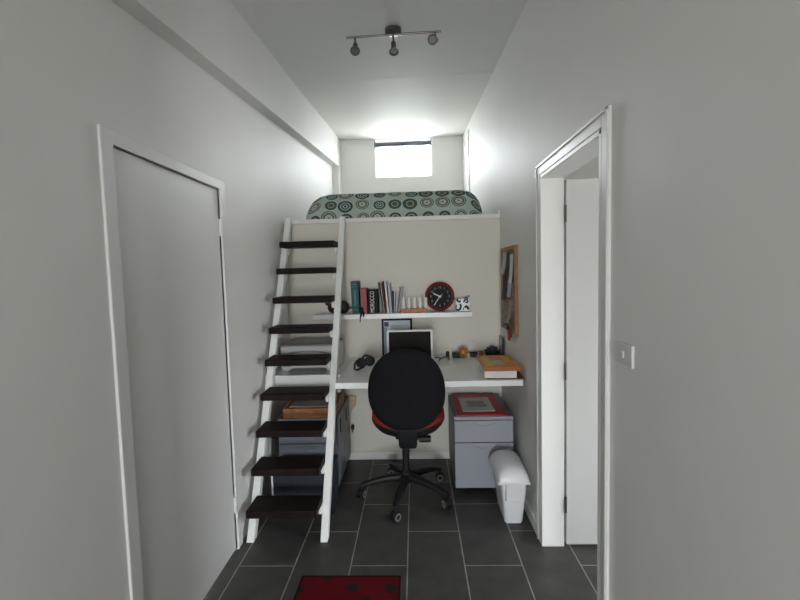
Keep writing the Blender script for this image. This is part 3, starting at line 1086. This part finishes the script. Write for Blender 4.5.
# ================================================================== ON THE SHELF
og = thing('carved_ornament', 'dark brown carved animal ornament at the left end of the shelf', 'ornament', (-.60, 3.41, SZ))
o = og.location
b = MB(o)
b.sphere((-.635, 3.41, SZ + .046), .046, 1.45, .8, 1.0)
b.sphere((-.575, 3.41, SZ + .052), .05, .95, .75, 1.02)
b.build('body', M['ornament'], og, smooth=True)
b = MB(o)
b.tube([(-.675, 3.405, SZ + .06), (-.695, 3.40, SZ + .078), (-.715, 3.395, SZ + .082)], [.018, .013, .008], 10)
b.build('snout', M['ornament'], og, smooth=True)
MB(o).tube([(-.59, 3.41, SZ + .075), (-.588, 3.41, SZ + .105), (-.575, 3.41, SZ + .1)], [.018, .010, .004], 10).build('ear', M['ornament'], og, smooth=True)
MB(o).tube([(-.545, 3.41, SZ + .055), (-.525, 3.41, SZ + .040), (-.512, 3.41, SZ + .044), (-.505, 3.41, SZ + .050)], [.016, .010, .007, .006], 10).build('tail', M['ornament'], og, smooth=True)


def shelf_book(name, label, x0, x1, y0, h, d, cover, lean=0., group='books on the shelf', cat='book', pages=M['pages']):
    t = thing(name, label, cat, (.5 * (x0 + x1), y0, SZ), group)
    o = t.location
    piv = (x0 if lean < 0 else x1, y0, SZ)
    mt = rot_about(piv, 'Y', R(lean))
    c = .0028
    MB(o).box(x0 + c, x1 - c, y0 + .004, y0 + d - .003, SZ + .003, SZ + h - .003, mt).build('page_block', pages, t)
    cv = MB(o)
    cv.box(x0, x0 + c, y0, y0 + d, SZ, SZ + h, mt)
    cv.box(x1 - c, x1, y0, y0 + d, SZ, SZ + h, mt)
    cv.box(x0 + c, x1 - c, y0, y0 + .004, SZ, SZ + h, mt)
    cvo = cv.build('cover', cover, t, bevel=.001)
    return t, cvo, mt, o


t, cvo, mt, o = shelf_book('book', 'tall teal hardback standing leftmost in the row of books', -.494, -.436, 3.345, .255, .15, M['teal'], lean=-1.5)
b = MB(o)
for z in (.03, .21, .23):
    b.box(-.491, -.439, 3.3435, 3.345, SZ + z, SZ + z + .006, mt)
b.box(-.474, -.456, 3.3435, 3.345, SZ + .06, SZ + .19, mt)
b.build('spine_print', M['tealprint'], cvo)
shelf_book('book', 'shorter red hardback between the teal and the black book', -.427, -.377, 3.345, .200, .14, M['redbook'])
t, cvo, mt, o = shelf_book('book', 'thick black book with cream lettering MOROCCO down its spine', -.368, -.290, 3.345, .192, .14, M['blackbook'])
tm = Matrix.Translation((-.334, 3.3445, SZ + .093)) @ Matrix.Rotation(R(-90), 4, 'Y') @ Matrix.Rotation(R(90), 4, 'X')
vs, fs = text_mesh('MOROCCO', .046, tm)
xs = [v.z for v in vs]
k = .165 / (max(xs) - min(xs))
b = MB(o)
b._add([Vector((v.x, v.y, SZ + .093 + (v.z - (max(xs) + min(xs)) / 2) * k)) for v in vs], fs)
b.build('spine_lettering', M['lettering'], cvo)
mags = [('grey_green', -.262, .010, .245, -7, mat('grey_green_cover', (.22, .24, .21), .6), 'grey-green magazine leaning left against the black book'),
        ('grey', -.246, .007, .235, -6, M['paperg'], 'pale grey magazine second in the leaning bundle'),
        ('brownred', -.2335, .008, .252, -5, M['brownred'], 'brown-red booklet leaning in the middle of the bundle'),
        ('white', -.221, .015, .250, -4, M['paper'], 'thick white magazine leaning right of the brown-red booklet'),
        ('lilac', -.2005, .019, .235, -3, M['paperl'], 'lilac backed booklet leaning near the end of the bundle'),
        ('dark', -.177, .006, .17, -1, M['dark'], 'short dark booklet standing between the lilac and white ones'),
        ('tanwhite', -.169, .005, .165, 2, M['paper'], 'short white booklet standing right of the short dark one')]
for nm, x, w_, h_, lean, m_, lab in mags:
    shelf_book('magazine', lab, x, x + w_, 3.35 + .004 * (len(nm) % 3), h_, .13, m_, lean=lean, group='magazines leaning on the shelf', cat='magazine', pages=M['paper'])
for x, h_, lean, m_, lab in ((-.158, .200, 9, M['paperl'], 'lilac booklet leaning right, first of the right-leaning pair'),
                             (-.142, .205, 11, M['paperg'], 'grey booklet leaning right next to the slatted rack')):
    shelf_book('magazine', lab, x, x + .012, 3.36, h_, .13, m_, lean=lean, group='magazines leaning on the shelf', cat='magazine', pages=M['paper'])
# dark cord hanging over the shelf edge
b = MB((-.425, 3.34, SZ))
b.tube([(-.41, 3.338, SZ + .05), (-.425, 3.334, SZ + .03), (-.415, 3.328, SZ + .012), (-.42, 3.312, SZ + .004), (-.428, 3.307, SZ - .03), (-.430, 3.308, SZ - .062)], [.010, .018, .016, .009, .005, .003], 10)
b.tube([(-.41, 3.330, SZ + .012), (-.402, 3.312, SZ + .004), (-.402, 3.308, SZ - .02)], [.012, .008, .005], 10)
tag(b.build('tassel', M['black'], smooth=True), 'black tassel cord hanging over the shelf edge below the red book', 'tassel')
# slatted rack
rk = thing('slatted_rack', 'orange timber rack with five upright white slats on the shelf', 'rack', (-.012, 3.41, SZ))
o = rk.location
MB(o).box(-.112, .086, 3.33, 3.355, SZ, SZ + .034).build('rack_base', M['wood'], rk, bevel=.003)
for i in range(5):
    x = -.100 + i * .0425
    MB(o).box(x, x + .020, 3.338, 3.344, SZ + .034, SZ + .124 - .006 * (i == 4)).build('slat', M['white'], rk, bevel=.002)
    MB(o).box(x + .022, x + .026, 3.338, 3.354, SZ + .034, SZ + .110).build('slat_edge', M['tan'], rk, bevel=.001)
# clock
ck = thing('clock', 'round red-rimmed clock with a charcoal face on the shelf', 'clock', (.196, 3.45, SZ))
o = ck.location
CR = .117
cc = Vector((.196, 3.45, SZ + CR))
tilt = Matrix.Translation(cc) @ Matrix.Rotation(R(-4), 4, 'X') @ Matrix.Translation(-cc)
b = MB()
b.lathe([(CR - .022, -.022), (CR - .012, -.027), (CR - .003, -.022), (CR, -.008), (CR, .02), (CR - .01, .03), (.02, .03)], axis='Y', seg=56)
# open rim: recess for the face
rim = b.build('rim', M['redclock'], ck, smooth=True)
rim.location = cc - o
b = MB()
b.lathe([(.03, -.0225), (CR - .0215, -.0225), (CR - .0215, -.0215), (.03, -.0215)], axis='Y', seg=56)
face = b.build('clock_face', M['clockface'], ck)
face.location = cc - o
b = MB()
for h_ in range(1, 13):
    a = R(90 - 30 * h_)
    tm = Matrix.Translation((.072 * math.cos(a), -.0235, .072 * math.sin(a))) @ Matrix.Rotation(R(90), 4, 'X')
    vs, fs = text_mesh(str(h_), .026, tm, .0006)
    b._add(vs, fs)
num = b.build('numerals', M['greyhub'], face)


def hand(name, ang, ln, w_, y, tail=.012):
    a = R(90 - ang)
    d_ = Vector((math.cos(a), 0, math.sin(a)))
    s_ = Vector((-math.sin(a), 0, math.cos(a)))
    b = MB()
    rings = []
    for yy in (y, y + .0012):
        rings.append([d_ * -tail + s_ * w_ * .7 + Vector((0, yy, 0)), d_ * ln + s_ * w_ * .5 + Vector((0, yy, 0)), d_ * ln - s_ * w_ * .5 + Vector((0, yy, 0)), d_ * -tail - s_ * w_ * .7 + Vector((0, yy, 0))])
    b.loft(rings)
    b.build(name, M['white'], face)


hand('hour_hand', 297, .058, .007, -.0262)
hand('minute_hand', 215, .086, .0045, -.0280)
hand('second_hand', 48, .030, .002, -.0245)
MB().cyl((0, -.0295, 0), (0, -.0225, 0), .006).build('hand_pin', M['white'], face, smooth=True)
# white tin with black swirls
mg = thing('patterned_box', 'small white box with black swirls at the right end of the shelf', 'box', (.368, 3.41, SZ))
o = mg.location
MB(o).box(.314, .425, 3.375, 3.455, SZ, SZ + .098).build('box_body', M['bin'], mg, bevel=.006)
b = MB(o)
yq = 3.374
def sw(pts, r):
    b.tube([(x, yq, SZ + z) for x, z in pts], r, 8)
sw([(.322, .082), (.328, .098), (.334, .078), (.346, .072), (.352, .086)], .007)
sw([(.318, .014), (.336, .010), (.352, .022), (.356, .042), (.350, .058)], .0075)
sw([(.318, .02), (.318, .04), (.326, .05)], .004)
sw([(.378, .07), (.386, .088), (.404, .090), (.412, .076), (.402, .066), (.394, .072)], .0062)
sw([(.386, .030), (.398, .040), (.410, .026), (.412, .014)], .0095)
sw([(.372, .012), (.380, .03)], .004)
b.build('swirls', M['black'], mg, smooth=True)
b = MB(o)
b.tube([(.386, 3.40, SZ + .100), (.405, 3.40, SZ + .103), (.418, 3.40, SZ + .115), (.428, 3.40, SZ + .121)], [.006, .006, .005, .003], 8)
b.build('lid_clasp', M['blueink'], mg, smooth=True)

# ================================================================== PIN BOARD
pb = thing('pin_board', 'timber framed pin board on the right wall above the desk end', 'pin board', (XR, 3.15, 1.12))
o = pb.location
py0, py1, pz0, pz1 = 2.905, 3.365, 1.112, 1.718
fx = XR - .024
b = MB(o)
b.box(fx, XR, py0, py0 + .026, pz0, pz1)
b.box(fx, XR, py1 - .026, py1, pz0, pz1)
b.box(fx, XR, py0 + .026, py1 - .026, pz1 - .026, pz1)
b.box(fx, XR, py0 + .026, py1 - .026, pz0, pz0 + .026)
b.build('frame', mat('board_frame_timber', (.27, .14, .055), .5, .4, noise=.2, nscale=20), pb, bevel=.002)
MB(o).box(XR - .012, XR, py0 + .026, py1 - .026, pz0 + .026, pz1 - .026).build('cork', M['cork'], pb)
papers = [('photo', 'pale curled note pinned high on the board beside the frame', 2.995, 3.09, 1.46, 1.66, M['paper'], 'note'),
          ('photo', 'dark photograph pinned at the top of the board behind the pale note', 3.10, 3.205, 1.49, 1.68, M['dark'], 'photo'),
          ('photo', 'grey photograph pinned at the far top corner of the board', 3.21, 3.332, 1.52, 1.686, M['paperg'], 'photo'),
          ('photo', 'lilac leaflet pinned at mid height on the board', 3.05, 3.16, 1.36, 1.475, M['paperl'], 'leaflet'),
          ('photo', 'dark grey print pinned at the far middle of the board', 3.18, 3.332, 1.33, 1.515, M['dark'], 'photo'),
          ('photo', 'mid grey print pinned low on the board towards the corner', 3.17, 3.332, 1.145, 1.325, mat('mottled_print', (.20, .20, .19), .6, .3, noise=.6, nscale=45), 'photo'),
          ('photo', 'black leaflet pinned high on the board close to the near frame', 2.945, 2.99, 1.47, 1.62, M['dark'], 'leaflet'),
          ('photo', 'pinkish print pinned halfway down beside the near frame', 2.95, 3.03, 1.22, 1.44, mat('pinkish_print', (.32, .23, .20), .7, .2, noise=.5, nscale=35), 'photo'),
          ('photo', 'pinkish card pinned low on the board towards the camera', 3.045, 3.15, 1.17, 1.335, mat('pinkish_card', (.42, .30, .27), .7, .2, noise=.35, nscale=40), 'card')]
for i, (nm, lab, ya, yb2, za, zb2, m_, cat) in enumerate(papers):
    b = MB((XR - .013, .5 * (ya + yb2), za))
    rows = 6
    rings = []
    for r_ in range(rows + 1):
        t_ = r_ / rows
        z = zb2 - (zb2 - za) * t_
        x = XR - .0125 - .012 * t_ ** 2 * (1 + (i % 3) * .4)
        rings.append([(x, ya, z), (x, yb2, z), (x - .0008, yb2, z), (x - .0008, ya, z)])
    b.loft(rings)
    tag(b.build({'note': 'pinned_note', 'photo': 'pinned_photo', 'leaflet': 'pinned_leaflet', 'card': 'pinned_card'}[cat], m_, smooth=False), lab, cat, 'papers on the pin board')
cl_ = thing('trinket_bunch', 'reddish bunch of trinkets hanging off the bottom of the pin board', 'trinkets', (XR - .03, 3.06, 1.06))
o = cl_.location
MB(o).tube([(XR - .028, 3.06, 1.20), (XR - .032, 3.06, 1.16), (XR - .032, 3.06, 1.12)], .003, 8).build('cord', M['black'], cl_, smooth=True)
for y, z, r, m_ in ((3.04, 1.115, .022, 'brownred'), (3.075, 1.10, .024, 'paperg'), (3.05, 1.075, .020, 'brownred'), (3.09, 1.13, .018, 'dark'), (2.985, 1.10, .015, 'brownred')):
    MB(o).sphere((XR - .032, y, z), r, .5, 1, 1.2).build('trinket', M[m_], cl_, smooth=True)

# ================================================================== LIGHT SWITCH
sw_ = thing('light_switch', 'white light switch plate on the right wall near the doorway', 'switch', (XR, 1.43, 1.27))
o = sw_.location
MB(o).box(XR - .010, XR, 1.374, 1.488, 1.232, 1.306).build('plate', M['switch'], sw_, bevel=.003)
MB(o).box(XR - .014, XR - .010, 1.424, 1.440, 1.258, 1.280).build('rocker', M['white'], sw_, bevel=.002)

# ================================================================== DOOR MAT
mtg = thing('door_mat', 'dark red door mat with grey blotches on the tiled floor', 'mat', (-.36, 1.87, 0))
o = mtg.location
MB(o).box(-.607, -.117, 1.352, 2.100, .0, .008).build('pile', M['rug'], mtg, bevel=.002)
b = MB(o)
b.box(-.618, -.606, 1.34, 2.112, 0, .006)
b.box(-.118, -.106, 1.34, 2.112, 0, .006)
b.box(-.606, -.118, 2.099, 2.112, 0, .006)
b.box(-.606, -.118, 1.34, 1.353, 0, .006)
b.build('border', mat('rug_border', (.035, .006, .007), .9, .1), mtg)

# ================================================================== CEILING SPOTLIGHTS
LX, LY = -.10, 2.86
lt = thing('ceiling_spotlight', 'brushed metal spotlight bar with three lamp heads on the ceiling', 'light', (LX, LY, 3.11))
o = lt.location
zc = .5 * (zl(LY) + zr(LY))
MB(o).lathe([(.044, 0), (.052, .006), (.052, .030), (.048, .060)], (LX, LY, zc - .018)).build('ceiling_rose', M['steel'], lt, smooth=True)
MB(o).cyl((LX - .304, LY + .011, zc - .024), (LX + .306, LY - .011, zc - .023), .007).build('bar', M['steel'], lt, smooth=True)


def spot(fr_, aim, stem, name='lamp_head'):
    p = Vector((LX + .297 * fr_, LY - .011 * fr_, zc - .024))
    q = p + Vector((0, 0, -stem))
    a = Vector(aim).normalized()
    b = MB(o)
    b.cyl(p, q, .007, .007, 12)
    b.cyl(q - a * .012, q + a * .034, .016, .016, 16)
    h_ = b.build(name, M['steel'], lt, smooth=True)
    e = q + a * .034
    side = a.cross(Vector((0, 0, 1)) if abs(a.z) < .9 else Vector((1, 0, 0))).normalized()
    up_ = side.cross(a).normalized()
    MB(o).tube([e + a * .022 + (side * math.cos(2 * PI * j / 24) + up_ * math.sin(2 * PI * j / 24)) * .027 for j in range(24)], .005, 8, closed=True).build('lamp_ring', M['steel'], h_, smooth=True)
    MB(o).cyl(e, e + a * .020, .014, .024, 20).build('bulb', M['bulb'], h_, smooth=True)


spot(-.83, (.03, -.55, -.80), .055)
spot(0, (.03, -.25, -.95), .060)
spot(.90, (-.35, -.8, -.35), .050)
